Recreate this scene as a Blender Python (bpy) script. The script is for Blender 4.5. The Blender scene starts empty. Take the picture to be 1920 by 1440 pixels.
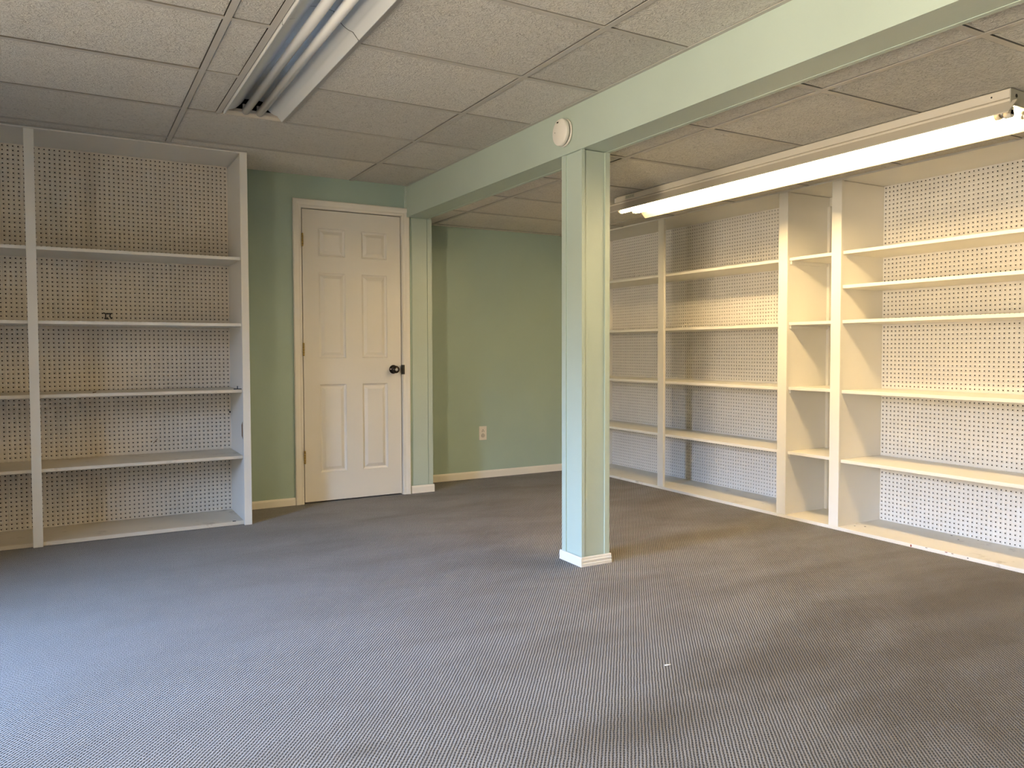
import bpy, bmesh, math, random
import numpy as np
from mathutils import Matrix, Vector
random.seed(7)
S = bpy.context.scene
COL = S.collection

# ------------------------------------------------------------------ camera
CZ, YAW, PITCH, ROLL, FPX = 1.0626, 0.5311, -0.0359, -0.0020, 1473.4
cam_d = bpy.data.cameras.new('camera')
cam_d.sensor_width = 36.0
cam_d.lens = FPX / 1920 * 36.0
cam_d.shift_x = -31.7 / 1920
cam_d.shift_y = -11.5 / 1920
cam_d.clip_start = 0.02
cam = bpy.data.objects.new('camera', cam_d)
COL.objects.link(cam)
fw = Vector((math.sin(YAW) * math.cos(PITCH), math.cos(YAW) * math.cos(PITCH), math.sin(PITCH)))
rt = Vector((math.cos(YAW), -math.sin(YAW), 0))
up = rt.cross(fw)
rt2 = rt * math.cos(ROLL) + up * math.sin(ROLL)
up2 = up * math.cos(ROLL) - rt * math.sin(ROLL)
cam.matrix_world = Matrix(((rt2.x, up2.x, -fw.x, 0), (rt2.y, up2.y, -fw.y, 0),
                           (rt2.z, up2.z, -fw.z, CZ), (0, 0, 0, 1)))
S.camera = cam

# ------------------------------------------------------------------ world, daylight, exposure
W = bpy.data.worlds.new('world')
S.world = W
W.use_nodes = True
# outside: blue sky above the tree line, dim sunlit ground and trees below it
_nt = W.node_tree
_tc = _nt.nodes.new('ShaderNodeTexCoord')
_sp = _nt.nodes.new('ShaderNodeSeparateXYZ')
_nt.links.new(_tc.outputs['Generated'], _sp.inputs[0])
_cr = _nt.nodes.new('ShaderNodeValToRGB')
_cr.color_ramp.elements[0].position = 0.12
_cr.color_ramp.elements[0].color = (0.085, 0.072, 0.052, 1)
_cr.color_ramp.elements[1].position = 0.24
_cr.color_ramp.elements[1].color = (0.36, 0.58, 1.0, 1)
_nt.links.new(_sp.outputs['Z'], _cr.inputs['Fac'])
_nt.links.new(_cr.outputs['Color'], _nt.nodes['Background'].inputs[0])
_nt.nodes['Background'].inputs[1].default_value = 96.0
S.view_settings.view_transform = 'Standard'
S.view_settings.look = 'None'
S.view_settings.gamma = 1.0
S.view_settings.use_curve_mapping = False
S.view_settings.exposure = 0.40


def window_light(name, loc, direction, sx, sy, power, color, spread):
    d = bpy.data.lights.new(name, 'AREA')
    d.shape = 'RECTANGLE'
    d.size, d.size_y = sx, sy
    d.energy = power
    d.color = color
    d.spread = math.radians(spread)
    o = bpy.data.objects.new(name, d)
    COL.objects.link(o)
    o.location = loc
    o.rotation_euler = Vector(direction).to_track_quat('-Z', 'Y').to_euler()
    return o


GROUND = (1.0, 0.87, 0.68)
# two deep windows in the left wall, out of the frame; the narrow one looks onto a sunlit wall
WIN = [(2.58, 3.20, 0.45, 2.00), (0.10, 0.70, 0.35, 2.00)]
window_light('daylight_bounce', (-1.795, 0.40, 1.175), (1, 0, 0), 0.60, 1.65, 165, GROUND, 180)
p = window_light('sky_portal', (-1.945, 2.89, 1.225), (1, 0, 0), 0.62, 1.55, 1, (1, 1, 1), 180)
p.data.cycles.is_portal = True
TUBE_COL = (1.0, 0.72, 0.36)
TUBE_W = 44.0
TUBE_FILL = 8.0

# ------------------------------------------------------------------ measured room
H, HR = 2.2497, 2.0454                     # ceiling left / right of the beam
XL, XR = -1.5, 4.285
YB, YF0 = -2.2, 5.7935                     # wall behind the camera, far wall
YD = 5.4305                                # door wall
XBL, XBR, ZB = 2.1511, 2.3178, 2.0288      # beam
XST = 2.350                                # end of the stub wall
YR, T, XT, C = 2.4015, 0.6109, 0.5198, 1.2235
XQ, YQ, TQ = 2.5008, 1.4366, 0.6100


# ------------------------------------------------------------------ material helpers
def new_mat(name):
    m = bpy.data.materials.new(name)
    m.use_nodes = True
    nt = m.node_tree
    return m, nt, nt.nodes['Principled BSDF']


def N(nt, kind, **kw):
    n = nt.nodes.new(kind)
    for k, v in kw.items():
        if k in n.inputs:
            n.inputs[k].default_value = v
        else:
            setattr(n, k, v)
    return n


def paint(name, col, rough=0.5, var=0.04, bump=0.05, bscale=180, wear=None, spec=0.4):
    m, nt, b = new_mat(name)
    L = nt.links
    g = N(nt, 'ShaderNodeNewGeometry')
    n1 = N(nt, 'ShaderNodeTexNoise', Scale=2.3, Detail=4.0)
    L.new(g.outputs['Position'], n1.inputs['Vector'])
    r = N(nt, 'ShaderNodeMapRange')
    r.inputs['From Min'].default_value, r.inputs['From Max'].default_value = 0.3, 0.7
    r.inputs['To Min'].default_value, r.inputs['To Max'].default_value = 1 - var, 1 + var
    L.new(n1.outputs['Fac'], r.inputs['Value'])
    mx = N(nt, 'ShaderNodeVectorMath', operation='SCALE')
    mx.inputs[0].default_value = col
    L.new(r.outputs['Result'], mx.inputs['Scale'])
    out = mx.outputs[0]
    if wear:
        wc, thr, sc = wear
        n2 = N(nt, 'ShaderNodeTexNoise', Scale=sc, Detail=6.0, Roughness=0.7)
        L.new(g.outputs['Position'], n2.inputs['Vector'])
        r2 = N(nt, 'ShaderNodeMapRange')
        r2.inputs['From Min'].default_value, r2.inputs['From Max'].default_value = thr, thr + 0.12
        r2.inputs['To Max'].default_value = 0.7
        L.new(n2.outputs['Fac'], r2.inputs['Value'])
        mm = N(nt, 'ShaderNodeMix', data_type='RGBA')
        L.new(r2.outputs['Result'], mm.inputs[0])
        L.new(out, mm.inputs[6])
        mm.inputs[7].default_value = (*wc, 1)
        out = mm.outputs[2]
    L.new(out, b.inputs['Base Color'])
    b.inputs['Roughness'].default_value = rough
    b.inputs['Specular IOR Level'].default_value = spec
    if bump:
        n3 = N(nt, 'ShaderNodeTexNoise', Scale=bscale, Detail=2.0)
        L.new(g.outputs['Position'], n3.inputs['Vector'])
        bp = N(nt, 'ShaderNodeBump', Strength=bump, Distance=0.004)
        L.new(n3.outputs['Fac'], bp.inputs['Height'])
        L.new(bp.outputs['Normal'], b.inputs['Normal'])
    return m


def plain(name, col, rough=0.5, metal=0.0, spec=0.5):
    m, nt, b = new_mat(name)
    b.inputs['Base Color'].default_value = (*col, 1)
    b.inputs['Roughness'].default_value = rough
    b.inputs['Metallic'].default_value = metal
    b.inputs['Specular IOR Level'].default_value = spec
    return m


def emit(name, col, strength):
    m, nt, b = new_mat(name)
    b.inputs['Base Color'].default_value = (0.8, 0.8, 0.8, 1)
    b.inputs['Emission Color'].default_value = (*col, 1)
    b.inputs['Emission Strength'].default_value = strength
    return m


def tile_material():
    m, nt, b = new_mat('ceiling_tile_fissured')
    L = nt.links
    g = N(nt, 'ShaderNodeNewGeometry')
    oi = N(nt, 'ShaderNodeObjectInfo')
    off = N(nt, 'ShaderNodeVectorMath', operation='SCALE')
    off.inputs[0].default_value = (17.0, 9.0, 5.0)
    L.new(oi.outputs['Random'], off.inputs['Scale'])
    add = N(nt, 'ShaderNodeVectorMath', operation='ADD')
    L.new(g.outputs['Position'], add.inputs[0])
    L.new(off.outputs[0], add.inputs[1])
    n = N(nt, 'ShaderNodeTexNoise', Scale=42.0, Detail=4.0, Roughness=0.62, Distortion=2.2)
    L.new(add.outputs[0], n.inputs['Vector'])
    n2 = N(nt, 'ShaderNodeTexNoise', Scale=2.0, Detail=2.0)
    L.new(add.outputs[0], n2.inputs['Vector'])
    cr = N(nt, 'ShaderNodeValToRGB')
    cr.color_ramp.elements[0].position = 0.28
    cr.color_ramp.elements[0].color = (0.52, 0.49, 0.43, 1)
    cr.color_ramp.elements[1].position = 0.50
    cr.color_ramp.elements[1].color = (0.74, 0.705, 0.63, 1)
    L.new(n.outputs['Fac'], cr.inputs['Fac'])
    r = N(nt, 'ShaderNodeMapRange')
    r.inputs['To Min'].default_value, r.inputs['To Max'].default_value = 0.90, 1.08
    L.new(oi.outputs['Random'], r.inputs['Value'])
    sc = N(nt, 'ShaderNodeVectorMath', operation='SCALE')
    L.new(cr.outputs['Color'], sc.inputs[0])
    L.new(r.outputs['Result'], sc.inputs['Scale'])
    L.new(sc.outputs[0], b.inputs['Base Color'])
    b.inputs['Roughness'].default_value = 0.95
    b.inputs['Specular IOR Level'].default_value = 0.1
    bp = N(nt, 'ShaderNodeBump', Strength=0.95, Distance=0.012)
    L.new(n.outputs['Fac'], bp.inputs['Height'])
    L.new(bp.outputs['Normal'], b.inputs['Normal'])
    return m


def carpet_material():
    m, nt, b = new_mat('carpet_loop_rib')
    L = nt.links
    g = N(nt, 'ShaderNodeNewGeometry')
    mp = N(nt, 'ShaderNodeMapping')
    mp.inputs['Rotation'].default_value = (0, 0, 0.658)     # rib direction runs diagonally through the room
    L.new(g.outputs['Position'], mp.inputs['Vector'])
    wob = N(nt, 'ShaderNodeTexNoise', Scale=26.0, Detail=2.0)
    L.new(g.outputs['Position'], wob.inputs['Vector'])
    wsub = N(nt, 'ShaderNodeVectorMath', operation='SUBTRACT')
    L.new(wob.outputs['Color'], wsub.inputs[0])
    wsub.inputs[1].default_value = (0.5, 0.5, 0.5)
    wsc = N(nt, 'ShaderNodeVectorMath', operation='SCALE')
    wsc.inputs['Scale'].default_value = 0.0045
    L.new(wsub.outputs[0], wsc.inputs[0])
    wadd = N(nt, 'ShaderNodeVectorMath', operation='ADD')
    L.new(mp.outputs[0], wadd.inputs[0])
    L.new(wsc.outputs[0], wadd.inputs[1])
    sep = N(nt, 'ShaderNodeSeparateXYZ')
    L.new(wadd.outputs[0], sep.inputs[0])

    def math_(op, a, bb=None):
        n = N(nt, 'ShaderNodeMath', operation=op)
        for i, v in enumerate((a, bb)):
            if v is None:
                continue
            if isinstance(v, (int, float)):
                n.inputs[i].default_value = v
            else:
                L.new(v, n.inputs[i])
        return n.outputs[0]
    P1, P2 = 0.0096, 0.0125
    row = math_('DIVIDE', sep.outputs['X'], P1)
    ridx = math_('FLOOR', row)
    sx = math_('COSINE', math_('MULTIPLY', row, 2 * math.pi))            # -1 in the middle of a rib, 1 in the groove
    wn = N(nt, 'ShaderNodeTexWhiteNoise', noise_dimensions='1D')
    L.new(ridx, wn.inputs['W'])
    par = wn.outputs['Value']
    along = math_('ADD', math_('DIVIDE', sep.outputs['Y'], P2), par)
    sy = math_('COSINE', math_('MULTIPLY', along, 2 * math.pi))
    groove = math_('ADD', math_('MULTIPLY', sx, 0.5), 0.5)
    knot = math_('ADD', math_('MULTIPLY', sy, 0.32), 0.62)
    dark = math_('MULTIPLY', math_('POWER', groove, 1.6), knot)          # dark stitch holes along each groove
    fine = N(nt, 'ShaderNodeTexNoise', Scale=230.0, Detail=3.0, Roughness=0.7)
    L.new(g.outputs['Position'], fine.inputs['Vector'])
    dark2 = math_('ADD', dark, math_('MULTIPLY', math_('SUBTRACT', fine.outputs['Fac'], 0.5), 1.0))
    cr = N(nt, 'ShaderNodeValToRGB')
    e = cr.color_ramp.elements
    e[0].position, e[0].color = 0.0, (0.345, 0.328, 0.305, 1)
    e[1].position, e[1].color = 0.58, (0.012, 0.011, 0.010, 1)
    x = e.new(0.30)
    x.color = (0.145, 0.137, 0.127, 1)
    L.new(dark2, cr.inputs['Fac'])
    # soiling: broad worn patches, stretched along the walking direction
    st = N(nt, 'ShaderNodeMapping')
    st.inputs['Scale'].default_value = (1.0, 2.1, 1)
    st.inputs['Rotation'].default_value = (0, 0, 0.5)
    L.new(g.outputs['Position'], st.inputs['Vector'])
    s1 = N(nt, 'ShaderNodeTexNoise', Scale=1.6, Detail=6.0, Roughness=0.6, Distortion=0.4)
    L.new(st.outputs[0], s1.inputs['Vector'])
    sr = N(nt, 'ShaderNodeMapRange')
    sr.inputs['From Min'].default_value, sr.inputs['From Max'].default_value = 0.40, 0.66
    sr.inputs['To Min'].default_value, sr.inputs['To Max'].default_value = 0.0, 0.44
    L.new(s1.outputs['Fac'], sr.inputs['Value'])
    # soil is heavier in the near part of the room, with a few walked-in patches
    sp = N(nt, 'ShaderNodeSeparateXYZ')
    L.new(g.outputs['Position'], sp.inputs[0])

    def ramp(src, lo, hi, a, bb, smooth=True):
        n = N(nt, 'ShaderNodeMapRange')
        if smooth:
            n.interpolation_type = 'SMOOTHSTEP'
        for k, v in zip(('From Min', 'From Max', 'To Min', 'To Max'), (lo, hi, a, bb)):
            n.inputs[k].default_value = v
        L.new(src, n.inputs['Value'])
        return n.outputs['Result']
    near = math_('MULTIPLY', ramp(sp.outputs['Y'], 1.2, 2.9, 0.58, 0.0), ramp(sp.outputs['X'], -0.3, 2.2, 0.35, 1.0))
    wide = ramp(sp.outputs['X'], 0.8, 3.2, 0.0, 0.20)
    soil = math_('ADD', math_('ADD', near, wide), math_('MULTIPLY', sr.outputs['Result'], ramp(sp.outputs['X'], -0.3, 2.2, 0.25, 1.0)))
    for (cx, cy, sx_, sy_, am) in ((2.08, 1.84, .28, .12, .34), (3.25, 1.92, .50, .13, .34), (2.75, 1.65, .40, .12, .22), (1.35, 1.72, .32, .12, .34), (.66, 1.99, .10, .05, .30), (3.05, 2.55, .5, .06, .22)):
        mpb = N(nt, 'ShaderNodeMapping')
        mpb.vector_type = 'TEXTURE'
        mpb.inputs['Location'].default_value = (cx, cy, 0)
        mpb.inputs['Scale'].default_value = (sx_, sy_, 1)
        L.new(g.outputs['Position'], mpb.inputs['Vector'])
        ln = N(nt, 'ShaderNodeVectorMath', operation='LENGTH')
        L.new(mpb.outputs[0], ln.inputs[0])
        wln = math_('ADD', ln.outputs['Value'], math_('MULTIPLY', math_('SUBTRACT', s1.outputs['Fac'], .5), 1.6))
        soil = math_('ADD', soil, ramp(wln, 0.2, 1.3, am, 0.0))
    soil = math_('MINIMUM', soil, 0.95)
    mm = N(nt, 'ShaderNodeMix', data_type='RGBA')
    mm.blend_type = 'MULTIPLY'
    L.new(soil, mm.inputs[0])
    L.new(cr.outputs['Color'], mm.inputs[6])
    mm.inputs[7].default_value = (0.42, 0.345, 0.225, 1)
    L.new(mm.outputs[2], b.inputs['Base Color'])
    b.inputs['Roughness'].default_value = 0.95
    b.inputs['Specular IOR Level'].default_value = 0.15
    b.inputs['Sheen Weight'].default_value = 0.15
    b.inputs['Sheen Roughness'].default_value = 0.6
    bp = N(nt, 'ShaderNodeBump', Strength=0.8, Distance=0.004)
    bp.invert = True
    L.new(dark2, bp.inputs['Height'])
    L.new(bp.outputs['Normal'], b.inputs['Normal'])
    return m


M = {}
M['green'] = paint('wall_paint_sage', (0.355, 0.455, 0.385), 0.42, 0.03, 0.10, 140)
M['unseen_wall'] = paint('unseen_wall_tan', (0.34, 0.255, 0.16), 0.5, 0.08, 0.05, 60)  # unseen walls; tan finish invented to warm and dim the bounced light
M['green_lit'] = paint('wall_paint_sage_lit', (0.45, 0.53, 0.455), 0.40, 0.03, 0.08, 120)  # same paint as the walls; the brighter light on it is put into colour
M['white'] = paint('shelf_paint_white', (0.76, 0.735, 0.665), 0.42, 0.03, 0.06, 90)
M['shelf_top'] = paint('shelf_paint_scuffed', (0.72, 0.69, 0.61), 0.5, 0.06, 0.08, 90,
                       wear=((0.36, 0.31, 0.24), 0.60, 6.0))
M['trim'] = paint('trim_paint_ivory', (0.76, 0.73, 0.65), 0.38, 0.03, 0.03, 60)
M['door'] = paint('door_paint_offwhite', (0.72, 0.69, 0.62), 0.40, 0.02, 0.05, 70)
M['peg'] = paint('pegboard_face', (0.76, 0.73, 0.68), 0.55, 0.03, 0.05, 300)
M['peg_cream'] = paint('pegboard_face_cream', (0.70, 0.63, 0.52), 0.55, 0.04, 0.05, 300)  # cream, darker and yellower than the right-hand pegboards
M['shelf_cream_worn'] = paint('shelf_paint_cream_worn', (0.66, 0.595, 0.48), 0.5, 0.08, 0.08, 90,
                        wear=((0.30, 0.24, 0.16), 0.58, 5.0))  # creamier lower left shelves and base, with dirt and wear
M['hole'] = plain('pegboard_hole_shade', (0.014, 0.010, 0.006), 0.9, 0, 0.1)  # near-black: the shade inside the holes is put into the colour
M['tile'] = tile_material()
M['tee'] = paint('ceiling_tee_enamel', (0.50, 0.47, 0.415), 0.5, 0.03, 0)
M['dark'] = plain('plenum_dark', (0.012, 0.010, 0.008), 0.9, 0, 0.1)
M['carpet'] = carpet_material()
M['enamel'] = paint('fixture_enamel', (0.60, 0.55, 0.46), 0.38, 0.02, 0, spec=0.4)
M['reflector'] = paint('reflector_enamel', (0.62, 0.63, 0.61), 0.30, 0.03, 0, spec=0.5)
M['tube_off'] = plain('tube_glass_unlit', (0.80, 0.79, 0.75), 0.12)
M['tube_on'] = emit('tube_glow', TUBE_COL, TUBE_W)
M['tube_fill'] = emit('tube_glow_fill', TUBE_COL, TUBE_FILL)
M['tube_end'] = plain('tube_end_amber', (0.80, 0.70, 0.52), 0.3)
M['alu'] = plain('tube_cap_metal', (0.45, 0.44, 0.42), 0.35, 0.8)
M['socket'] = plain('socket_plastic', (0.62, 0.60, 0.55), 0.4)
M['plate'] = plain('end_plate_enamel', (0.42, 0.41, 0.35), 0.45)
M['brass'] = plain('hinge_brass', (0.46, 0.34, 0.12), 0.3, 0.9)
M['bronze'] = plain('knob_bronze', (0.050, 0.036, 0.026), 0.16, 0.85)
M['black'] = plain('black_iron', (0.010, 0.009, 0.009), 0.45)
M['detector'] = plain('detector_plastic', (0.78, 0.74, 0.66), 0.45)
M['slot'] = plain('dark_slot', (0.02, 0.018, 0.015), 0.8)
M['outlet'] = plain('outlet_plastic', (0.72, 0.67, 0.58), 0.35)
M['outlet_cap'] = plain('outlet_cap_plastic', (0.46, 0.42, 0.35), 0.4)
M['wood'] = paint('bare_wood', (0.22, 0.12, 0.05), 0.7, 0.1, 0)
M['rust'] = plain('rust_red', (0.22, 0.035, 0.015), 0.7)
M['sticker'] = plain('sticker_grey', (0.40, 0.39, 0.31), 0.6)
M['sticker_ink'] = plain('sticker_ink', (0.30, 0.285, 0.22), 0.6)
M['glass'] = plain('window_bright', (0.6, 0.7, 0.8), 0.2)


# ------------------------------------------------------------------ object helpers
def wpos(o):
    p = Vector((0, 0, 0))
    while o is not None:
        p += o.location
        o = o.parent
    return p


def link(name, me, center, parent=None):
    o = bpy.data.objects.new(name, me)
    COL.objects.link(o)
    c = Vector(center)
    if parent is not None:
        o.parent = parent
        c = c - wpos(parent)
    o.location = c
    return o


def empty(name, loc, label=None, cat=None, kind=None, group=None):
    o = bpy.data.objects.new(name, None)
    o.empty_display_size = 0.1
    COL.objects.link(o)
    o.location = loc
    tag(o, label, cat, kind, group)
    return o


def tag(o, label=None, cat=None, kind=None, group=None):
    for k, v in (('label', label), ('category', cat), ('kind', kind), ('group', group)):
        if v:
            o[k] = v
    return o


class MB:
    """collects shapes in world coordinates and links them as one mesh object"""

    def __init__(self):
        self.bm = bmesh.new()
        self.mats = []

    def mi(self, mat):
        if mat is None:
            return 0
        if mat not in self.mats:
            self.mats.append(mat)
        return self.mats.index(mat)

    def box(self, x0, x1, y0, y1, z0, z1, mat=None, bev=0.0):
        i = self.mi(mat)
        r = bmesh.ops.create_cube(self.bm, size=1.0)
        vs = r['verts']
        for v in vs:
            v.co = Vector(((x0 + x1) / 2 + v.co.x * (x1 - x0), (y0 + y1) / 2 + v.co.y * (y1 - y0),
                           (z0 + z1) / 2 + v.co.z * (z1 - z0)))
        fs = set(f for v in vs for f in v.link_faces)
        for f in fs:
            f.material_index = i
        if bev:
            es = set(e for v in vs for e in v.link_edges)
            rb = bmesh.ops.bevel(self.bm, geom=list(es), offset=bev, segments=1, affect='EDGES')
            for f in rb['faces']:
                f.material_index = i
        return self

    def quad(self, pts, mat=None):
        i = self.mi(mat)
        f = self.bm.faces.new([self.bm.verts.new(p) for p in pts])
        f.material_index = i
        return self

    def prism(self, prof, axis, a0, a1, mat=None, closed=True, cap=True, smooth=False):
        """profile of 2-D points swept along an axis: 'x' -> (y,z), 'y' -> (x,z), 'z' -> (x,y)"""
        i = self.mi(mat)

        def P(p, a):
            return {'x': (a, p[0], p[1]), 'y': (p[0], a, p[1]), 'z': (p[0], p[1], a)}[axis]
        A = [self.bm.verts.new(P(p, a0)) for p in prof]
        B = [self.bm.verts.new(P(p, a1)) for p in prof]
        n = len(prof)
        fs = []
        for k in range(n if closed else n - 1):
            j = (k + 1) % n
            fs.append(self.bm.faces.new((A[k], A[j], B[j], B[k])))
        if closed and cap:
            fs.append(self.bm.faces.new(A[::-1]))
            fs.append(self.bm.faces.new(B))
        for f in fs:
            f.material_index = i
            f.smooth = smooth and len(f.verts) == 4
        return self

    def cyl(self, c, axis, r0, r1, length, seg=16, mat=None, smooth=True):
        """cylinder or cone starting at c and running along axis"""
        i = self.mi(mat)
        ax = Vector(axis).normalized()
        q = ax.to_track_quat('Z', 'Y')
        A, B = [], []
        for k in range(seg):
            a = 2 * math.pi * k / seg
            d = q @ Vector((math.cos(a), math.sin(a), 0))
            A.append(self.bm.verts.new(Vector(c) + d * r0))
            B.append(self.bm.verts.new(Vector(c) + d * r1 + ax * length))
        for k in range(seg):
            j = (k + 1) % seg
            f = self.bm.faces.new((A[k], A[j], B[j], B[k]))
            f.material_index = i
            f.smooth = smooth
        for ring in (A[::-1], B):
            f = self.bm.faces.new(ring)
            f.material_index = i
        return self

    def lathe(self, c, axis, prof, seg=24, mat=None):
        """(distance along axis, radius) profile turned about axis"""
        i = self.mi(mat)
        ax = Vector(axis).normalized()
        q = ax.to_track_quat('Z', 'Y')
        rings = []
        for (h, r) in prof:
            if r < 1e-6:
                rings.append([self.bm.verts.new(Vector(c) + ax * h)])
            else:
                rings.append([self.bm.verts.new(Vector(c) + ax * h + (q @ Vector((math.cos(2 * math.pi * k / seg), math.sin(2 * math.pi * k / seg), 0))) * r) for k in range(seg)])
        for a, b in zip(rings[:-1], rings[1:]):
            for k in range(seg):
                j = (k + 1) % seg
                vs = [a[k % len(a)], a[j % len(a)], b[j % len(b)], b[k % len(b)]]
                u = []
                for v in vs:
                    if v not in u:
                        u.append(v)
                if len(u) >= 3:
                    f = self.bm.faces.new(u)
                    f.material_index = i
                    f.smooth = True
        return self

    def build(self, name, mat=None, parent=None, origin=None, fix=True):
        bm = self.bm
        if fix:
            bmesh.ops.recalc_face_normals(bm, faces=bm.faces)
        co = [v.co for v in bm.verts]
        lo = Vector([min(c[i] for c in co) for i in range(3)])
        hi = Vector([max(c[i] for c in co) for i in range(3)])
        c = Vector(origin) if origin else (lo + hi) / 2
        bmesh.ops.translate(bm, verts=bm.verts, vec=-c)
        me = bpy.data.meshes.new(name)
        bm.to_mesh(me)
        bm.free()
        for mt in (self.mats or [mat]):
            me.materials.append(mt)
        return link(name, me, c, parent)


def box(name, x0, x1, y0, y1, z0, z1, mat, parent=None, bev=0.0):
    return MB().box(x0, x1, y0, y1, z0, z1, mat, bev).build(name, mat, parent)


# ------------------------------------------------------------------ setting: floor and walls
tag(box('floor', XL - .45, XR + .1, YB - .1, 6.1, -0.05, 0.0, M['carpet']), kind='structure')


def wall_with_holes(name, x0, x1, y_in, holes, z1, mat, along='x', depth=0.12):
    """wall in the plane, with rectangular holes (a0,a1,z0,z1)"""
    mb = MB()
    a0, a1 = x0, x1
    aa = sorted(set([a0, a1] + [h[0] for h in holes] + [h[1] for h in holes]))
    zz = sorted(set([0.0, z1] + [h[2] for h in holes] + [h[3] for h in holes]))
    for i in range(len(aa) - 1):
        for j in range(len(zz) - 1):
            ca, cz = (aa[i] + aa[i + 1]) / 2, (zz[j] + zz[j + 1]) / 2
            if any(h[0] < ca < h[1] and h[2] < cz < h[3] for h in holes):
                continue
            if along == 'x':
                mb.box(aa[i], aa[i + 1], y_in, y_in + depth, zz[j], zz[j + 1], mat)
            else:
                mb.box(y_in, y_in + depth, aa[i], aa[i + 1], zz[j], zz[j + 1], mat)
    return mb.build(name, mat)


DX0, DX1, DZ1 = 1.394, 2.112, 2.032
wb = wall_with_holes('wall_back', XL, XST, YD, [(DX0 - .012, DX1 + .012, 0, DZ1 + .012)], 2.42, M['green'], depth=YF0 - YD + .1)
tag(wb, kind='structure')
tag(box('wall_far', XST, XR + .1, YF0, YF0 + .1, 0, 2.42, M['green']), kind='structure')
tag(box('wall_right', XR, XR + .1, YB, YF0, 0, 2.42, M['green']), kind='structure')
tag(box('wall_front', XL, XR, YB - .1, YB, 0, 2.42, M['unseen_wall']), kind='structure')
wl = wall_with_holes('wall_left', YB, YD, XL - .45, [*WIN], 2.42, M['unseen_wall'], along='y', depth=.45)
tag(wl, kind='structure')
for i, (a, b_, c, d) in enumerate(WIN):
    wn = empty('window_%d' % (i + 1), (XL - .20, (a + b_) / 2, c), kind='structure')
    mb = MB()
    for (p, q, r, t) in ((a, b_, c, c + .03), (a, b_, d - .03, d), (a, a + .03, c + .03, d - .03), (b_ - .03, b_, c + .03, d - .03)):
        mb.box(XL - .24, XL - .20, p, q, r, t, M['trim'])
    mb.build('window_frame', M['trim'], wn)

# ------------------------------------------------------------------ suspended ceilings
def ceiling_grid(name, z, x0, x1, y0, y1, tees_x, rows, cells):
    root = box(name, x0, x1, y0, y1, z + .16, z + .18, M['dark'])
    tag(root, kind='structure')
    for x in tees_x:                       # main runners
        MB().box(x - .0125, x + .0125, y0, y1, z, z + .002, M['tee']).box(x - .002, x + .002, y0, y1, z + .002, z + .035, M['tee']).build('ceiling_runner', M['tee'], root)
    cache = {}
    for (a, b, c, d, tee) in cells:
        ga, gb, gc, gd = (random.uniform(.0005, .002) for _ in range(4))
        gc = random.choice((.001, .0025, .004))
        key = (round(b - a, 3), round(d - c, 3))
        if key not in cache:
            mb = MB()
            w, h = (b - a) - .003, (d - c) - .004
            mb.box(-w / 2, w / 2, -h / 2, h / 2, 0, .014, M['tile'], bev=.0025)
            me = bpy.data.meshes.new('ceiling_tile')
            bmesh.ops.recalc_face_normals(mb.bm, faces=mb.bm.faces)
            mb.bm.to_mesh(me)
            mb.bm.free()
            me.materials.append(M['tile'])
            cache[key] = me
        o = link('ceiling_tile', cache[key], ((a + b) / 2, (c + d) / 2 + random.uniform(-.0015, .0015), z + .0035), root)
        o.rotation_euler = (random.uniform(-.003, .003), random.uniform(-.0015, .0015), 0)
        if tee:                            # cross tee on the far edge of this cell
            MB().box(a, b, d, d + .025, z + .0004, z + .0022, M['tee']).box(a, b, d + .0105, d + .0145, z + .0022, z + .03, M['tee']).build('cross_tee', M['tee'], root)
    return root


XF0, XF1 = 0.692, 0.982                    # recessed light
lights_y = [(YR + T, YR + 3 * T), (YR - T, YR + T), (YR - 5 * T, YR - 3 * T)]
cells = []
rows = [YR + k * T for k in range(-8, 6)]
tx = [XT - C, XT, XT + C]
ylow = YB
for k in range(len(rows)):
    d = rows[k] - .0125
    c = (rows[k - 1] + .0125) if k else YB
    last = False
    if rows[k] > YD:
        d = YD
        last = True
    mid = (c + d) / 2
    in_fix = any(a < mid < b for a, b in lights_y)
    cols = [(XL, tx[0]), (tx[0], tx[1])]
    if in_fix:
        cols += [(tx[1], XF0 - .0135), (XF1 + .0135, tx[2])]
    else:
        cols += [(tx[1], tx[2])]
    cols += [(tx[2], XBL)]
    for (a, b) in cols:
        a2 = a + (.0125 if a != XL else 0)
        b2 = b - (.0125 if b != XBL else .001)
        if in_fix and a == XF1 + .0135:
            a2 = a + .0125
        if in_fix and b == XF0 - .0135:
            b2 = b - .0125
        # the cell in front of the bookcase stops at its top board
        dd = d
        if last and b <= XT + C and a < 0.9:
            dd = 4.955 if b < 0.9 else d
        cells.append((a2, b2, c, dd, not last))
ceil_l = ceiling_grid('ceiling', H, XL, XBL, YB, YD, tx, rows, cells)
# tile beside the bookcase end keeps the full depth; runners on both sides of the recessed lights
for (a, b) in ((lights_y[1][0], lights_y[0][1]), lights_y[2]):
    for x in (XF0 - .0135, XF1 + .0135):
        box('light_runner', x - .0125, x + .0125, a + .0125, b - .0125, H + .0003, H + .003, M['tee'], ceil_l)
box('wall_angle', XL, .952, 4.943, 4.9625, H - .0012, H + .0015, M['tee'], ceil_l)
box('wall_angle', XBL - .020, XBL - .0005, YB, YD - .03, H - .001, H + .0015, M['tee'], ceil_l)

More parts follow.
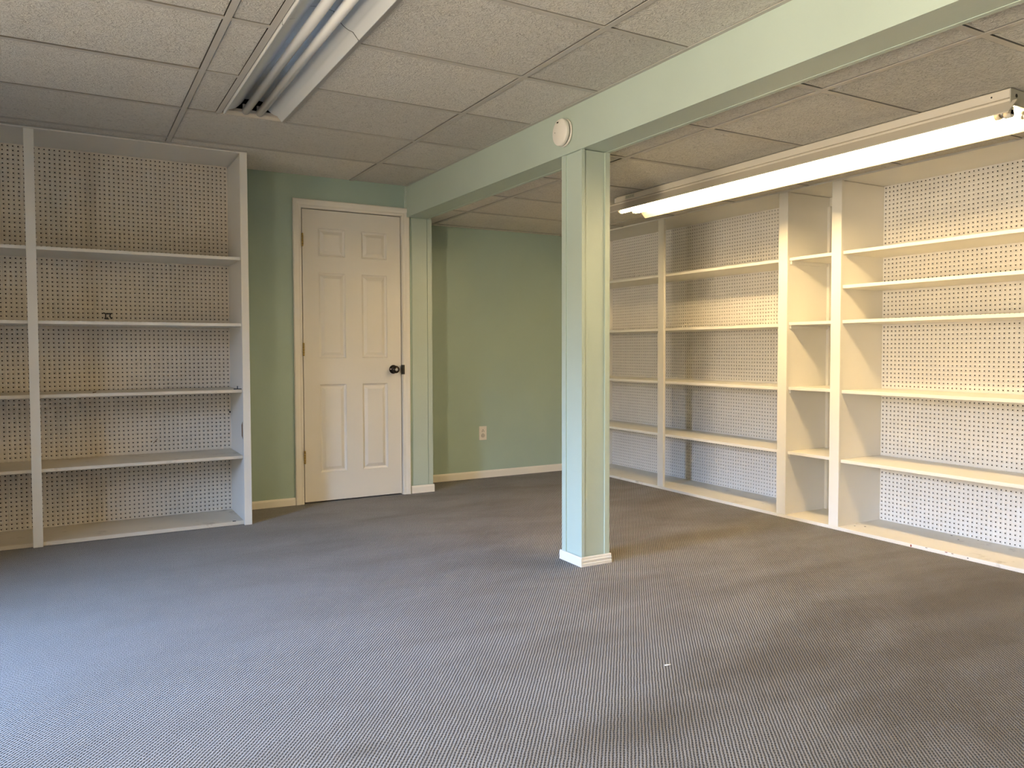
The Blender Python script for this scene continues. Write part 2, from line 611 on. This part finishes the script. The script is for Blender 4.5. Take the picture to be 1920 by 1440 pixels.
cells = []
rows = [YQ + k * TQ for k in range(-6, 9)]
txr = [XQ, XQ + 1.2192]
for k in range(len(rows)):
    c = (rows[k - 1] + .0125) if k else YB
    d = rows[k] - .0125
    last = False
    if rows[k] > YF0 - .02:
        d, last = YF0 - .002, True
    for (a, b) in ((XBR, txr[0]), (txr[0], txr[1]), (txr[1], 3.875)):
        cells.append((a + (.0125 if a != XBR else .001), b - (.0125 if b != 3.875 else 0), c, d, not last))
    if last:
        break
ceiling_grid('ceiling', HR, XBR, 3.885, YB, YF0, txr, rows, cells)
tag(box('ceiling', 3.885, XR, YB, YF0, HR + .02, HR + .06, M['dark']), kind='structure')
tag(box('ceiling', XL - .45, XR + .1, YB - .1, YF0 + .1, 2.42, 2.46, M['dark']), kind='structure')  # unseen slab added over the whole room to stop sky light leaking in

# ------------------------------------------------------------------ beam and column
beam = empty('ceiling_beam', (2.234, 1.6, ZB), 'long boxed beam painted pale green running across the ceiling over the column', 'beam')
box('beam_casing', XBL, XBR, YB, YD - .022, ZB, H + .15, M['green_lit'], beam)
MB().prism([(XBL - .003, ZB - .002), (XBL + .018, ZB - .002), (XBL + .018, ZB + .001), (XBL + .0005, ZB + .001), (XBL + .0005, ZB + .030), (XBL - .003, ZB + .030)], 'y', YB, YD - .0225, M['green_lit']).build('corner_bead', M['green_lit'], beam)
MB().prism([(XBR + .002, ZB - .002), (XBR - .020, ZB - .002), (XBR - .020, ZB + .001), (XBR, ZB + .001)], 'y', YB, YD - .0225, M['green_lit']).build('corner_bead', M['green_lit'], beam)
box('end_strip', XBL - .014, XBL + .0, YD - .021, YD - .001, 2.094, H - .001, M['green_lit'], beam)

PY1, PY2 = 3.156, 3.334
post = empty('support_column', (2.234, 3.245, 0), 'square pale green support column standing alone on the carpet under the beam', 'column')
box('column_core', XBL + .007, XBR - .007, PY1 + .007, PY2 - .007, 0, ZB - .003, M['green_lit'], post)


def bead(x, y, dx, dy, wx, wy):
    t = .0078
    X, Y = x, y
    pr = [(X, Y), (X + dx * wx, Y), (X + dx * wx, Y + dy * t), (X + dx * t, Y + dy * t), (X + dx * t, Y + dy * wy), (X, Y + dy * wy)]
    MB().prism(pr, 'z', .0, ZB - .003, M['green_lit']).build('corner_bead', M['green_lit'], post)


bead(XBL, PY1, 1, 1, .019, .010)
bead(XBL, PY2, 1, -1, .019, .036)
bead(XBR, PY1, -1, 1, .028, .02)
bead(XBR, PY2, -1, -1, .028, .02)
RP = [(0, 0), (.010, 0), (.010, .014), (.0075, .0165), (.0075, .022), (.009, .0245), (.009, .030), (.006, .033), (.006, .040), (.004, .046), (0, .046)]
LP = [(0, 0), (.009, 0), (.009, .040), (.005, .046), (0, .046)]
MB().prism([(PY1 - p[0], p[1]) for p in RP], 'x', XBL - .008, XBR + .008, M['trim']).build('base_moulding', M['trim'], post)
MB().prism([(XBL - p[0], p[1]) for p in LP], 'y', PY1 - .0095, PY2 + .009, M['trim']).build('base_moulding', M['trim'], post)
MB().prism([(XBR + p[0], p[1]) for p in LP], 'y', PY1, PY2 + .009, M['trim']).build('base_moulding', M['trim'], post)
MB().prism([(PY2 + p[0], p[1]) for p in LP], 'x', XBL, XBR, M['trim']).build('base_moulding', M['trim'], post)

# corner bead on the stub wall beside the door
t1 = MB().prism([(XST + .002, YD - .004), (XST - .034, YD - .004), (XST - .034, YD + .0), (XST, YD + .0), (XST, YD + .02), (XST + .002, YD + .02)], 'z', .06, ZB - .003, M['green_lit']).build('trim_1', M['green_lit'])
tag(t1, kind='structure')
t2 = box('trim_2', 2.194, XST - .0385, YD - .004, YD, .06, ZB - .003, M['green_lit'])
tag(t2, kind='structure')

# ------------------------------------------------------------------ baseboards
def baseboard(name, x0, x1, y, h=.055, t=.012):
    pr = [(y, 0), (y - t, 0), (y - t, h - .012), (y - t * .45, h), (y, h)]
    o = MB().prism(pr, 'x', x0, x1, M['trim']).build(name, M['trim'])
    return tag(o, kind='structure')


baseboard('baseboard_back', 0.956, 1.331, YD, .052)
baseboard('baseboard_back', 2.1785, XST + .010, YD, .056)
o = MB().prism([(XST, 0), (XST + .010, 0), (XST + .010, .045), (XST + .005, .056), (XST, .056)], 'y', YD, YF0 - .012, M['trim']).build('baseboard_side', M['trim'])
tag(o, kind='structure')
baseboard('baseboard_far', XST + .0105, 3.872, YF0, .060)

# ------------------------------------------------------------------ door
door = empty('door_1', ((DX0 + DX1) / 2, YD + .01, 0), kind='structure')
PX = [(1.509, 1.697), (1.815, 2.002)]
PZ = [(.208, .823), (1.006, 1.597), (1.711, 1.901)]
sx0, sx1, sz0, sz1 = DX0 + .0050, DX1 - .0055, .010, DZ1 - .005
yf = YD + .004
mb = MB()
xs = [sx0, PX[0][0], PX[0][1], PX[1][0], PX[1][1], sx1]
zs = [sz0, PZ[0][0], PZ[0][1], PZ[1][0], PZ[1][1], PZ[2][0], PZ[2][1], sz1]
for i in range(5):
    for j in range(7):
        if i in (1, 3) and j in (1, 3, 5):
            continue
        mb.quad([(xs[i], yf, zs[j]), (xs[i + 1], yf, zs[j]), (xs[i + 1], yf, zs[j + 1]), (xs[i], yf, zs[j + 1])], M['door'])
bmesh.ops.remove_doubles(mb.bm, verts=mb.bm.verts, dist=1e-5)
for (p, q) in (((sx0, sz0), (sx1, sz0)), ((sx1, sz0), (sx1, sz1)), ((sx1, sz1), (sx0, sz1)), ((sx0, sz1), (sx0, sz0))):
    mb.quad([(p[0], yf, p[1]), (q[0], yf, q[1]), (q[0], yf + .035, q[1]), (p[0], yf + .035, p[1])], M['door'])
mb.quad([(sx0, yf + .035, sz0), (sx1, yf + .035, sz0), (sx1, yf + .035, sz1), (sx0, yf + .035, sz1)], M['door'])
mb.build('door_slab', M['door'], door)
for (a, b) in PX:
    for (c, d) in PZ:
        mb = MB()
        rings = []
        for (ins, dep) in ((0, 0), (.003, .006), (.013, .0125), (.017, .0125), (.038, .0025), (.040, .0025)):
            rings.append([(a + ins, yf + dep, c + ins), (b - ins, yf + dep, c + ins), (b - ins, yf + dep, d - ins), (a + ins, yf + dep, d - ins)])
        V = [[mb.bm.verts.new(p) for p in r] for r in rings]
        for r0, r1 in zip(V[:-1], V[1:]):
            for k in range(4):
                j = (k + 1) % 4
                mb.bm.faces.new((r0[k], r0[j], r1[j], r1[k]))
        mb.bm.faces.new(V[-1])
        mb.build('door_panel', M['door'], door)
KX, KZ = 2.047, .921
kb = MB().lathe((KX, yf, KZ), (0, -1, 0), [(0, 0), (0, .032), (.004, .032), (.008, .026), (.010, .014), (.030, .012), (.034, .020), (.042, .0265), (.054, .0275), (.062, .024), (.066, .015), (.066, 0)], 28, M['bronze'])
knob = kb.build('door_knob', M['bronze'], door)
MB().lathe((KX, yf - .066, KZ), (0, -1, 0), [(0, .011), (.002, .011), (.002, .008), (.0005, .0075), (.0005, .004), (.002, .0035), (.002, 0)], 18, M['alu']).build('lock_button', M['alu'], knob)
box('strike_plate', DX1 - .003, DX1 + .012, YD - .024, YD + .002, .885, .953, M['black'], door)
for z in (1.815, 1.068, .326):
    mb = MB()
    for k in range(5):
        mb.cyl((DX0 + .001, YD - .0175, z - .045 + k * .018), (0, 0, 1), .0068, .0068, .0168, 10, M['brass'])
    mb.box(DX0 - .001, DX0 + .003, YD - .012, YD + .006, z - .045, z + .045, M['brass'])
    mb.build('hinge', M['brass'], door)
box('door_gap_backing', DX0 - .012, DX1 + .012, YD + .045, YD + .05, 0, DZ1 + .012, M['dark'], door)

cas = empty('trim_3', (1.755, YD, 0), kind='structure')
CP = [(0, 0), (0, -.009), (.010, -.012), (.018, -.0105), (.034, -.0155), (.050, -.017), (.056, -.014), (.057, 0)]


def casing(pts_fn, name):
    mb = MB()
    A, B = [], []
    for (d, y) in CP:
        p, q = pts_fn(d)
        A.append(mb.bm.verts.new((p[0], YD + y, p[1])))
        B.append(mb.bm.verts.new((q[0], YD + y, q[1])))
    n = len(CP)
    for k in range(n):
        j = (k + 1) % n
        mb.bm.faces.new((A[k], A[j], B[j], B[k]))
    mb.bm.faces.new(A)
    mb.bm.faces.new(B[::-1])
    mb.build(name, M['trim'], cas)


cl, cr_, ct = DX0 - .004, DX1 + .004, DZ1 + .004
casing(lambda d: ((cl - d, 0), (cl - d, ct + d)), 'casing_board')
casing(lambda d: ((cr_ + d, 0), (cr_ + d, ct + d)), 'casing_board')
casing(lambda d: ((cl - d, ct + d), (cr_ + d, ct + d)), 'casing_board')
mb = MB()
for (p, q, r, s) in ((DX0 - .012, DX0 - .0005, 0, DZ1 + .012), (DX1 + .0005, DX1 + .012, 0, DZ1 + .012), (DX0, DX1, DZ1 + .001, DZ1 + .012)):
    mb.box(p, q, YD + .001, YD + .05, r, s, M['trim'])
mb.build('door_jamb', M['trim'], cas)

# ------------------------------------------------------------------ pegboard with real holes
def pegboard(name, a0, a1, z0, z1, plane, pos, face, parent, pitch=.0254, r=.0037, th=.005, face_mat='peg'):
    """plane 'y': board in x-z at y=pos facing -y ; plane 'x': board in y-z at x=pos facing -x"""
    w, h = a1 - a0, z1 - z0
    nu, nv = int(round(w / pitch)), int(round(h / pitch))
    gu = np.linspace(a0, a1, nu + 1)
    gv = np.linspace(z0, z1, nv + 1)
    cu, cv = (gu[:-1] + gu[1:]) / 2, (gv[:-1] + gv[1:]) / 2
    U, V = np.meshgrid(gu, gv, indexing='ij')
    corners = np.stack([U.ravel(), V.ravel()], 1)
    CU, CV = np.meshgrid(cu, cv, indexing='ij')
    ang = (np.arange(8) + .5) * math.pi / 4 - math.pi
    ring = np.stack([np.cos(ang), np.sin(ang)], 1) * r
    cent = np.stack([CU.ravel(), CV.ravel()], 1)
    holes = (cent[:, None, :] + ring[None]).reshape(-1, 2)
    nc, nh = len(corners), len(holes)
    uv = np.concatenate([corners, holes, holes])
    dep = np.concatenate([np.zeros(nc + nh), np.full(nh, th)])
    cell = np.arange(nu * nv)
    iu, iv = cell // nv, cell % nv
    c00 = iu * (nv + 1) + iv
    c10 = c00 + nv + 1
    c11 = c10 + 1
    c01 = c00 + 1
    h0 = nc + cell * 8
    b0 = h0 + nh
    quads, tris, walls = [], [], []
    # ring index: 0 at angle -157.5, 1 -112.5, 2 -67.5, 3 -22.5, 4 22.5, 5 67.5, 6 112.5, 7 157.5
    cs = [c00, c10, c11, c01]
    for k in range(4):
        ca, cb = cs[k], cs[(k + 1) % 4]
        r1, r2 = (2 * k + 1) % 8, (2 * k + 2) % 8
        quads.append(np.stack([ca, cb, h0 + r2, h0 + r1], 1))
        tris.append(np.stack([ca, h0 + r1, h0 + (2 * k) % 8], 1))
    for k in range(8):
        j = (k + 1) % 8
        walls.append(np.stack([h0 + k, h0 + j, b0 + j, b0 + k], 1))
    quads, tris, walls = np.concatenate(quads), np.concatenate(tris), np.concatenate(walls)
    if plane == 'y':
        co = np.stack([uv[:, 0], pos + dep, uv[:, 1]], 1)
    else:
        co = np.stack([pos + dep, uv[:, 0], uv[:, 1]], 1)
        quads, tris, walls = quads[:, ::-1], tris[:, ::-1], walls[:, ::-1]
    ctr = co.min(0) * .5 + co.max(0) * .5
    co = co - ctr
    me = bpy.data.meshes.new(name)
    nq, ntr, nw = len(quads), len(tris), len(walls)
    loops = np.concatenate([quads.ravel(), tris.ravel(), walls.ravel()]).astype(np.int32)
    starts = np.concatenate([np.arange(nq) * 4, nq * 4 + np.arange(ntr) * 3, nq * 4 + ntr * 3 + np.arange(nw) * 4]).astype(np.int32)
    me.vertices.add(len(co))
    me.vertices.foreach_set('co', co.astype(np.float32).ravel())
    me.loops.add(len(loops))
    me.loops.foreach_set('vertex_index', loops)
    me.polygons.add(len(starts))
    me.polygons.foreach_set('loop_start', starts)
    mi = np.concatenate([np.zeros(nq + ntr), np.ones(nw)]).astype(np.int32)
    me.materials.append(M[face_mat])
    me.materials.append(M['hole'])
    me.polygons.foreach_set('material_index', mi)
    me.update(calc_edges=True)
    me.validate()
    return link(name, me, ctr, parent)


# ------------------------------------------------------------------ left bookcase
YLF, YLB = 4.9631, 5.3879
bl = empty('bookcase', (0.39, (YLF + YD) / 2, 0), 'tall white built-in shelving with pegboard back in the left corner, left of the door', 'bookcase')
st_l = [(0.9116, 0.9546), (-0.1776, -0.1308), (-1.2656, -1.2188)]
for (a, b) in st_l:
    end = a > .9
    if end:
        box('upright', a, b, YLF + .02, YLB + .037, 0.0, 2.230, M['white'], bl)
    box('face_strip', a, b, YLF + (0 if end else .006), YLF + .02, 0.0, 2.240, M['white'], bl, bev=.0012)
box('top_panel', XL + .002, .9546, YLF + .001, YLB + .02, 2.2405, 2.2475, M['white'], bl)
ZL = [1.6230, 1.2248, .8244, .4222]
lb = [(XL + .002, .9116)]
for (a, b) in lb:
    for k, z in enumerate(ZL):
        zz = z
        box('shelf', a, b, YLF + .0205, YLB - .001, zz - .0185, zz, M['shelf_cream_worn' if k > 1 else 'white'], bl, bev=.0015)
    box('base_board', a, b, YLF + .0205, YLB - .001, .002, .024, M['shelf_cream_worn'], bl, bev=.0015)
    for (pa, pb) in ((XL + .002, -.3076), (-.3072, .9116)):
        pegboard('pegboard', pa, pb, .024, 2.2405, 'y', YLB, -1, bl, face_mat='peg_cream')
box('back_panel', XL + .002, .9116, YLB + .012, YLB + .016, 0.0, 2.235, M['hole'], bl)  # near-black sheet behind the holes, painted shade
# bare wood where the paint is broken away on the inside of the end panel
mb = MB()
mb.quad([(.9110, 4.9835, .632), (.9110, 5.022, .606), (.9110, 5.020, .540), (.9110, 4.9835, .520)], M['wood'])
tag(mb.build('paint_chip', M['wood'], bl), 'patch of bare brown wood')

# ------------------------------------------------------------------ right bookcase
XRF, XRB = 3.8797, 4.2711
YE = 5.7718
br = empty('bookcase', ((XRF + XR) / 2, 3.5, 0), 'long white built-in shelving with pegboard backs covering the right wall', 'bookcase')
st_r = [(4.6013, 4.6662), (3.4227, 3.4943), (3.0292, 3.0965), (1.30, 1.367)]
ZB0 = .0205
for (a, b) in st_r:
    if a < 4:
        box('upright', XRF + .02, XRB, a + .005, b - .005, ZB0, 2.0385, M['white'], br)
    box('face_strip', XRF, XRF + .02, a, b, ZB0, 2.041, M['white'], br, bev=.0012)
box('upright', XRF + .004, XRB, YE, YF0 - .001, ZB0, 2.0385, M['white'], br)
box('top_panel', XRF + .002, XR - .001, 1.30, YF0 - .001, 2.0415, 2.056, M['white'], br)
box('base_board', XRF - .003, XRB - .001, 1.30, YF0 - .013, 0.0005, ZB0, M['shelf_top'], br, bev=.0015)
ZM = [1.631, 1.2222, .8225, .4216]
ZN = [1.6325, 1.2305, .8261, .4212]
ZQ = [1.6321, 1.4342, 1.2316, .8226, .4151]
bays = [(3.4893, YE, ZM), (3.0915, 3.4277, ZN), (1.362, 3.0342, ZQ)]
for i, (a, b, zz) in enumerate(bays):
    for z in zz:
        box('shelf', XRF + .0205, XRB - .001, a, b, z - .0195, z, M['white'], br, bev=.0015)
    if i == 1:
        box('back_panel', XRB, XRB + .006, a, b, ZB0, 2.04, M['white'], br)
        for z in zz:                       # cleats carry the shelves of the narrow bay
            box('cleat', XRF + .03, XRB - .005, b - .013, b - .0005, z - .040, z - .020, M['white'], br)
            box('cleat', XRF + .03, XRB - .005, a + .0005, a + .013, z - .040, z - .020, M['white'], br)
        box('corner_batten', XRB - .02, XRB - .001, b - .02, b - .0005, ZB0, 1.98, M['white'], br)
    else:
        pegboard('pegboard', a, b, ZB0, 2.0412, 'x', XRB, -1, br, r=.0036 if a < 2 else .0031)
box('back_panel', XRB + .009, XRB + .012, 1.30, YF0 - .002, ZB0, 2.04, M['hole'], br)  # dark sheet added so the right-hand holes read as shaded
for (y, z0, z1, w, mt) in ((2.563, .0025, .0165, .010, 'rust'), (2.367, .0150, .0190, .016, 'rust'), (2.335, .0150, .0190, .014, 'wood'), (2.255, .010, .015, .008, 'black'), (2.475, .0155, .019, .016, 'wood')):
    mb = MB()
    pts = [(XRF - .0035, y + math.cos(a) * w / 2 * random.uniform(.75, 1.1), (z0 + z1) / 2 + math.sin(a) * (z1 - z0) / 2) for a in np.linspace(0, 2 * math.pi, 9)[:-1]]
    mb.quad(pts, M[mt])
    mb.build('paint_chip', M[mt], br)
for (x, y) in ((4.178, 2.484), (4.24, 2.56), (4.255, 2.42), (4.02, 2.95), (3.98, 2.99)):
    s = random.uniform(.004, .007)
    MB().cyl((x, y, ZB0 - .0003), (0, 0, 1), s, s * .7, .0012, 7, M['black']).build('paint_chip', M['black'], br)

# ------------------------------------------------------------------ recessed troffers
def troffer(y0, y1, label, joint=None, mat=None):
    cx = (XF0 + XF1) / 2
    w = (XF1 - XF0) / 2
    r = empty('troffer_light', (cx, (y0 + y1) / 2, H), label, 'ceiling light')
    ya, yb = y0 + .004, y1 - .012
    mb = MB()                              # housing, open at the bottom
    for (p, q, s, t, z0, z1) in ((cx - w, cx - w + .003, ya, yb, H + .004, H + .13), (cx + w - .003, cx + w, ya, yb, H + .004, H + .13), (cx - w, cx + w, ya, yb, H + .13, H + .133), (cx - w, cx + w, ya, ya + .003, H + .004, H + .13), (cx - w, cx + w, yb - .003, yb, H + .004, H + .13)):
        mb.box(p, q, s, t, z0, z1, M['dark'])
    mb.build('housing', M['dark'], r)
    # pressed reflector: on each side a sloping lip below the ceiling, then a hollow up to the spine
    hw = w - .003
    half = [(hw + .001, H + .003), (hw + .002, H - .012), (hw - .001, H - .0155), (hw - .004, H - .013), (hw - .024, H + .012)]
    for i in range(1, 8):
        t = i / 7
        half.append((hw - .024 - (hw - .024 - .052) * t, H + .012 + .046 * t - .010 * math.sin(t * math.pi)))
    half += [(.046, H + .074), (.018, H + .078)]
    prof = [(cx - x, z) for x, z in half] + [(cx + x, z) for x, z in half[::-1]]
    ys, ye = ya + .002, yb - .052
    cuts = [ys] + ([joint] if joint else []) + [ye]
    for k in range(len(cuts) - 1):
        g0 = .006 if k else 0
        mb = MB()
        mb.prism(prof, 'y', cuts[k] + g0, cuts[k + 1], M['reflector'], closed=False, smooth=True)
        mb.prism([(x, z + .0015) for x, z in prof], 'y', cuts[k] + g0, cuts[k + 1], M['reflector'], closed=False, smooth=True)
        mb.build('reflector', M['reflector'], r, fix=False)
    # end frame with lamp holders
    mb = MB().box(cx - w + .002, cx + w - .002, yb - .018, yb - .001, H - .0015, H + .022, M['enamel'])
    mb.box(cx - w + .004, cx + w - .004, yb - .030, yb - .018, H + .014, H + .030, M['enamel'])
    mb.build('end_frame', M['enamel'], r)
    for sx in (-.034, .034):
        tube = MB().cyl((cx + sx, ys + .01, H + .020), (0, 1, 0), .0190, .0190, (yb - .045) - (ys + .01), 20, mat or M['tube_off']).build('tube', M['tube_off'], r)
        MB().cyl((cx + sx, yb - .0455, H + .020), (0, 1, 0), .0196, .0196, .011, 20, M['alu']).build('tube_cap', M['alu'], tube)
        MB().box(cx + sx - .014, cx + sx + .014, yb - .0345, yb - .0305, H + .004, H + .056, M['socket'], .002).build('lamp_holder', M['socket'], r)
    return r


troffer(lights_y[1][0], lights_y[0][1], 'unlit recessed ceiling light with two long bare tubes above the left of the room', joint=2.93)
troffer(lights_y[2][0], lights_y[2][1], 'added two-tube fill light behind the camera, built like a recessed troffer', None, M['tube_fill'])  # invented fill fixture, out of view

# ------------------------------------------------------------------ lit strip light
YF1, YF2 = 1.668, 4.130
sl = empty('strip_light', (3.16, (YF1 + YF2) / 2, HR), 'long lit two-tube fluorescent strip light on the ceiling in front of the right shelving', 'ceiling light')
MB().box(3.085, 3.235, YF1, YF2, HR - .034, HR - .0005, M['enamel'], .002).build('channel', M['enamel'], sl)
box('channel_tray', 3.100, 3.222, YF1 + .004, YF2 + .10, HR - .060, HR - .034, M['enamel'], sl, bev=.0015)
MB().prism([(3.222, HR - .046), (3.226, HR - .044), (3.298, HR - .116), (3.300, HR - .121), (3.296, HR - .120), (3.222, HR - .050)], 'y', YF1 - .08, YF2 - .03, M['enamel']).build('reflector_wing', M['enamel'], sl)
MB().prism([(3.100, HR - .044), (3.102, HR - .048), (3.047, HR - .099), (3.044, HR - .101), (3.045, HR - .096)], 'y', YF1 - .02, YF2 + .14, M['enamel']).build('reflector_wing', M['enamel'], sl)
ep = MB().box(3.086, 3.234, YF1 - .004, YF1 - .0005, HR - .062, HR - .001, M['plate']).build('end_plate', M['plate'], sl)
MB().cyl((3.125, YF1 - .0042, HR - .024), (0, -1, 0), .0075, .0075, .0006, 14, M['slot']).build('knockout_hole', M['slot'], ep)
MB().cyl((3.0848, 1.735, HR - .018), (-1, 0, 0), .0035, .0035, .0005, 12, M['slot']).build('screw_hole', M['slot'], sl)
box('end_clip', 3.0825, 3.0848, YF2 - .004, YF2 + .016, HR - .034, HR - .006, M['enamel'], sl)
stk = box('sticker', 3.0838, 3.0848, 3.945, 4.035, HR - .026, HR - .006, M['sticker'], sl)
for k in range(4):
    box('sticker_print', 3.0834, 3.0838, 3.955 + k * .019, 3.966 + k * .019, HR - .022, HR - .011, M['sticker_ink'], stk)
for i, (x, y0) in enumerate(((3.116, YF1 + .045), (3.196, YF1 + .012))):
    zc = HR - .083
    tube = MB().cyl((x, y0 + .022, zc), (0, 1, 0), .0190, .0190, YF2 + .022 - (y0 + .022) - .05 - i * .05, 20, M['tube_on']).build('tube', M['tube_on'], sl)
    yb = YF2 + .022 - .05 - i * .05
    if i == 0:
        MB().cyl((x, y0 + .001, zc), (0, 1, 0), .0185, .0190, .020, 20, M['tube_end']).build('tube_end', M['tube_end'], tube)
    MB().cyl((x, y0 - .012, zc), (0, 1, 0), .0155, .0155, .012, 18, M['alu']).build('tube_cap', M['alu'], tube)
    MB().cyl((x, yb + .001, zc), (0, 1, 0), .0155, .0155, .012, 18, M['alu']).build('tube_cap', M['alu'], tube)
    for (ya, yb2) in ((y0 - .040, y0 - .013), (yb + .014, yb + .036)):
        mb = MB().box(x - .013, x + .013, ya, yb2, zc - .012, HR - .0605, M['socket'], .003)
        mb.cyl((x, ya, zc - .006), (0, 1, 0), .0145, .0145, yb2 - ya, 14, M['socket'])
        mb.build('lamp_holder', M['socket'], sl)
tag(sl, None)

# ------------------------------------------------------------------ smoke detector on the beam
SY, SZ = 3.300, 2.134
sd = empty('smoke_detector', (XBL, SY, SZ), 'round cream smoke detector on the beam face just above the column', 'smoke detector')
MB().lathe((XBL - .0032, SY, SZ), (-1, 0, 0), [(0, 0), (0, .068), (.006, .068), (.008, .064), (.008, 0)], 40, M['detector']).build('mounting_base', M['detector'], sd)
MB().lathe((XBL - .0112, SY, SZ), (-1, 0, 0), [(0, 0), (0, .060), (.006, .060), (.006, 0)], 40, M['slot']).build('vent_ring', M['slot'], sd)
cover = MB().lathe((XBL - .0172, SY, SZ), (-1, 0, 0), [(0, 0), (0, .064), (.002, .066), (.014, .066), (.019, .063), (.021, .058), (.0215, 0)], 40, M['detector']).build('cover', M['detector'], sd)
box('test_slot', XBL - .0402, XBL - .0388, SY + .004, SY + .018, SZ + .046, SZ + .052, M['slot'], cover)
MB().cyl((XBL - .0388, SY + .036, SZ + .004), (-1, 0, 0), .002, .002, .0008, 10, M['slot']).build('indicator', M['slot'], cover)

# ------------------------------------------------------------------ wall outlet
OX, OZ = 2.957, .372
ol = empty('wall_outlet', (OX, YF0, OZ), 'cream duplex wall outlet low on the green far wall', 'outlet')
pl = MB().box(OX - .035, OX + .035, YF0 - .0065, YF0 - .0002, OZ - .0575, OZ + .0575, M['outlet'], .002).build('cover_plate', M['outlet'], ol)
for dz, cap in ((.0195, False), (-.0195, True)):
    mb = MB().cyl((OX, YF0 - .0065, OZ + dz), (0, -1, 0), .0165, .0160, .0018 if not cap else .004, 22, M['outlet_cap' if cap else 'outlet'])
    rc = mb.build('safety_cap' if cap else 'receptacle', None, ol)
    if not cap:
        for (dx, ddz) in ((0, .008), (-.0065, -.003), (.0065, -.003)):
            MB().box(OX + dx - .0022, OX + dx + .0022, YF0 - .0088, YF0 - .0082, OZ + dz + ddz - .004, OZ + dz + ddz + .004, M['slot']).build('slot', M['slot'], rc)
MB().cyl((OX, YF0 - .0065, OZ), (0, -1, 0), .003, .0025, .001, 10, M['outlet_cap']).build('screw', M['outlet_cap'], ol)

# ------------------------------------------------------------------ small leftovers on the left shelves
def bars(pts, r, mat, name, label, cat):
    mb = MB()
    for a, b in pts:
        v = Vector(b) - Vector(a)
        mb.cyl(a, v, r, r * .8, v.length, 8, mat)
    return tag(mb.build(name, mat), label, cat)


px, pz, py = .216, 1.271, YLB - .005
bars([((px - .024, py, pz + .017), (px - .004, py, pz + .012)), ((px - .004, py, pz + .012), (px + .022, py, pz + .015)),
      ((px - .010, py, pz + .014), (px - .012, py, pz - .016)), ((px - .018, py, pz - .016), (px + .006, py, pz - .018)),
      ((px + .016, py, pz + .014), (px + .011, py, pz + .001)), ((px + .011, py, pz + .001), (px + .019, py, pz - .018))],
     .0034, M['black'], 'peg_hook', 'small black twisted hook stuck in the pegboard above the second left shelf', 'hook')
hz = .8244
bars([((.862, 4.985, hz + .004), (.906, 4.975, hz + .004)), ((.884, 4.980, hz + .004), (.884, 4.984, hz + .022))],
     .0032, M['black'], 'peg_hook', 'small black T-shaped hook lying at the right end of the third left shelf', 'hook')
bars([((.905, YLB - .012, .662), (.905, YLB - .001, .662))], .006, M['black'], 'peg_plug',
     'black plug poking from the pegboard beside the bare wood patch', 'peg')
bars([((.452, YLB - .004, .486), (.476, YLB - .004, .512))], .0016, M['wood'], 'twig',
     'thin brown sliver stuck to the pegboard above the lowest left shelf', 'twig')
bars([((.120, 5.02, hz + .003), (.136, 5.01, hz + .006))], .003, M['wood'], 'crumb',
     'tiny brown crumb on the third left shelf near the middle stile', 'crumb')
bars([((.846, 4.99, .0265), (.864, 4.985, .0265))], .0025, M['black'], 'crumb',
     'tiny black crumb on the bottom left board by the end panel', 'crumb')
bars([((1.709, 2.013, .003), (1.729, 2.006, .004))], .0022, M['trim'], 'lint', 'tiny white bit of lint on the carpet in front of the column', 'lint')
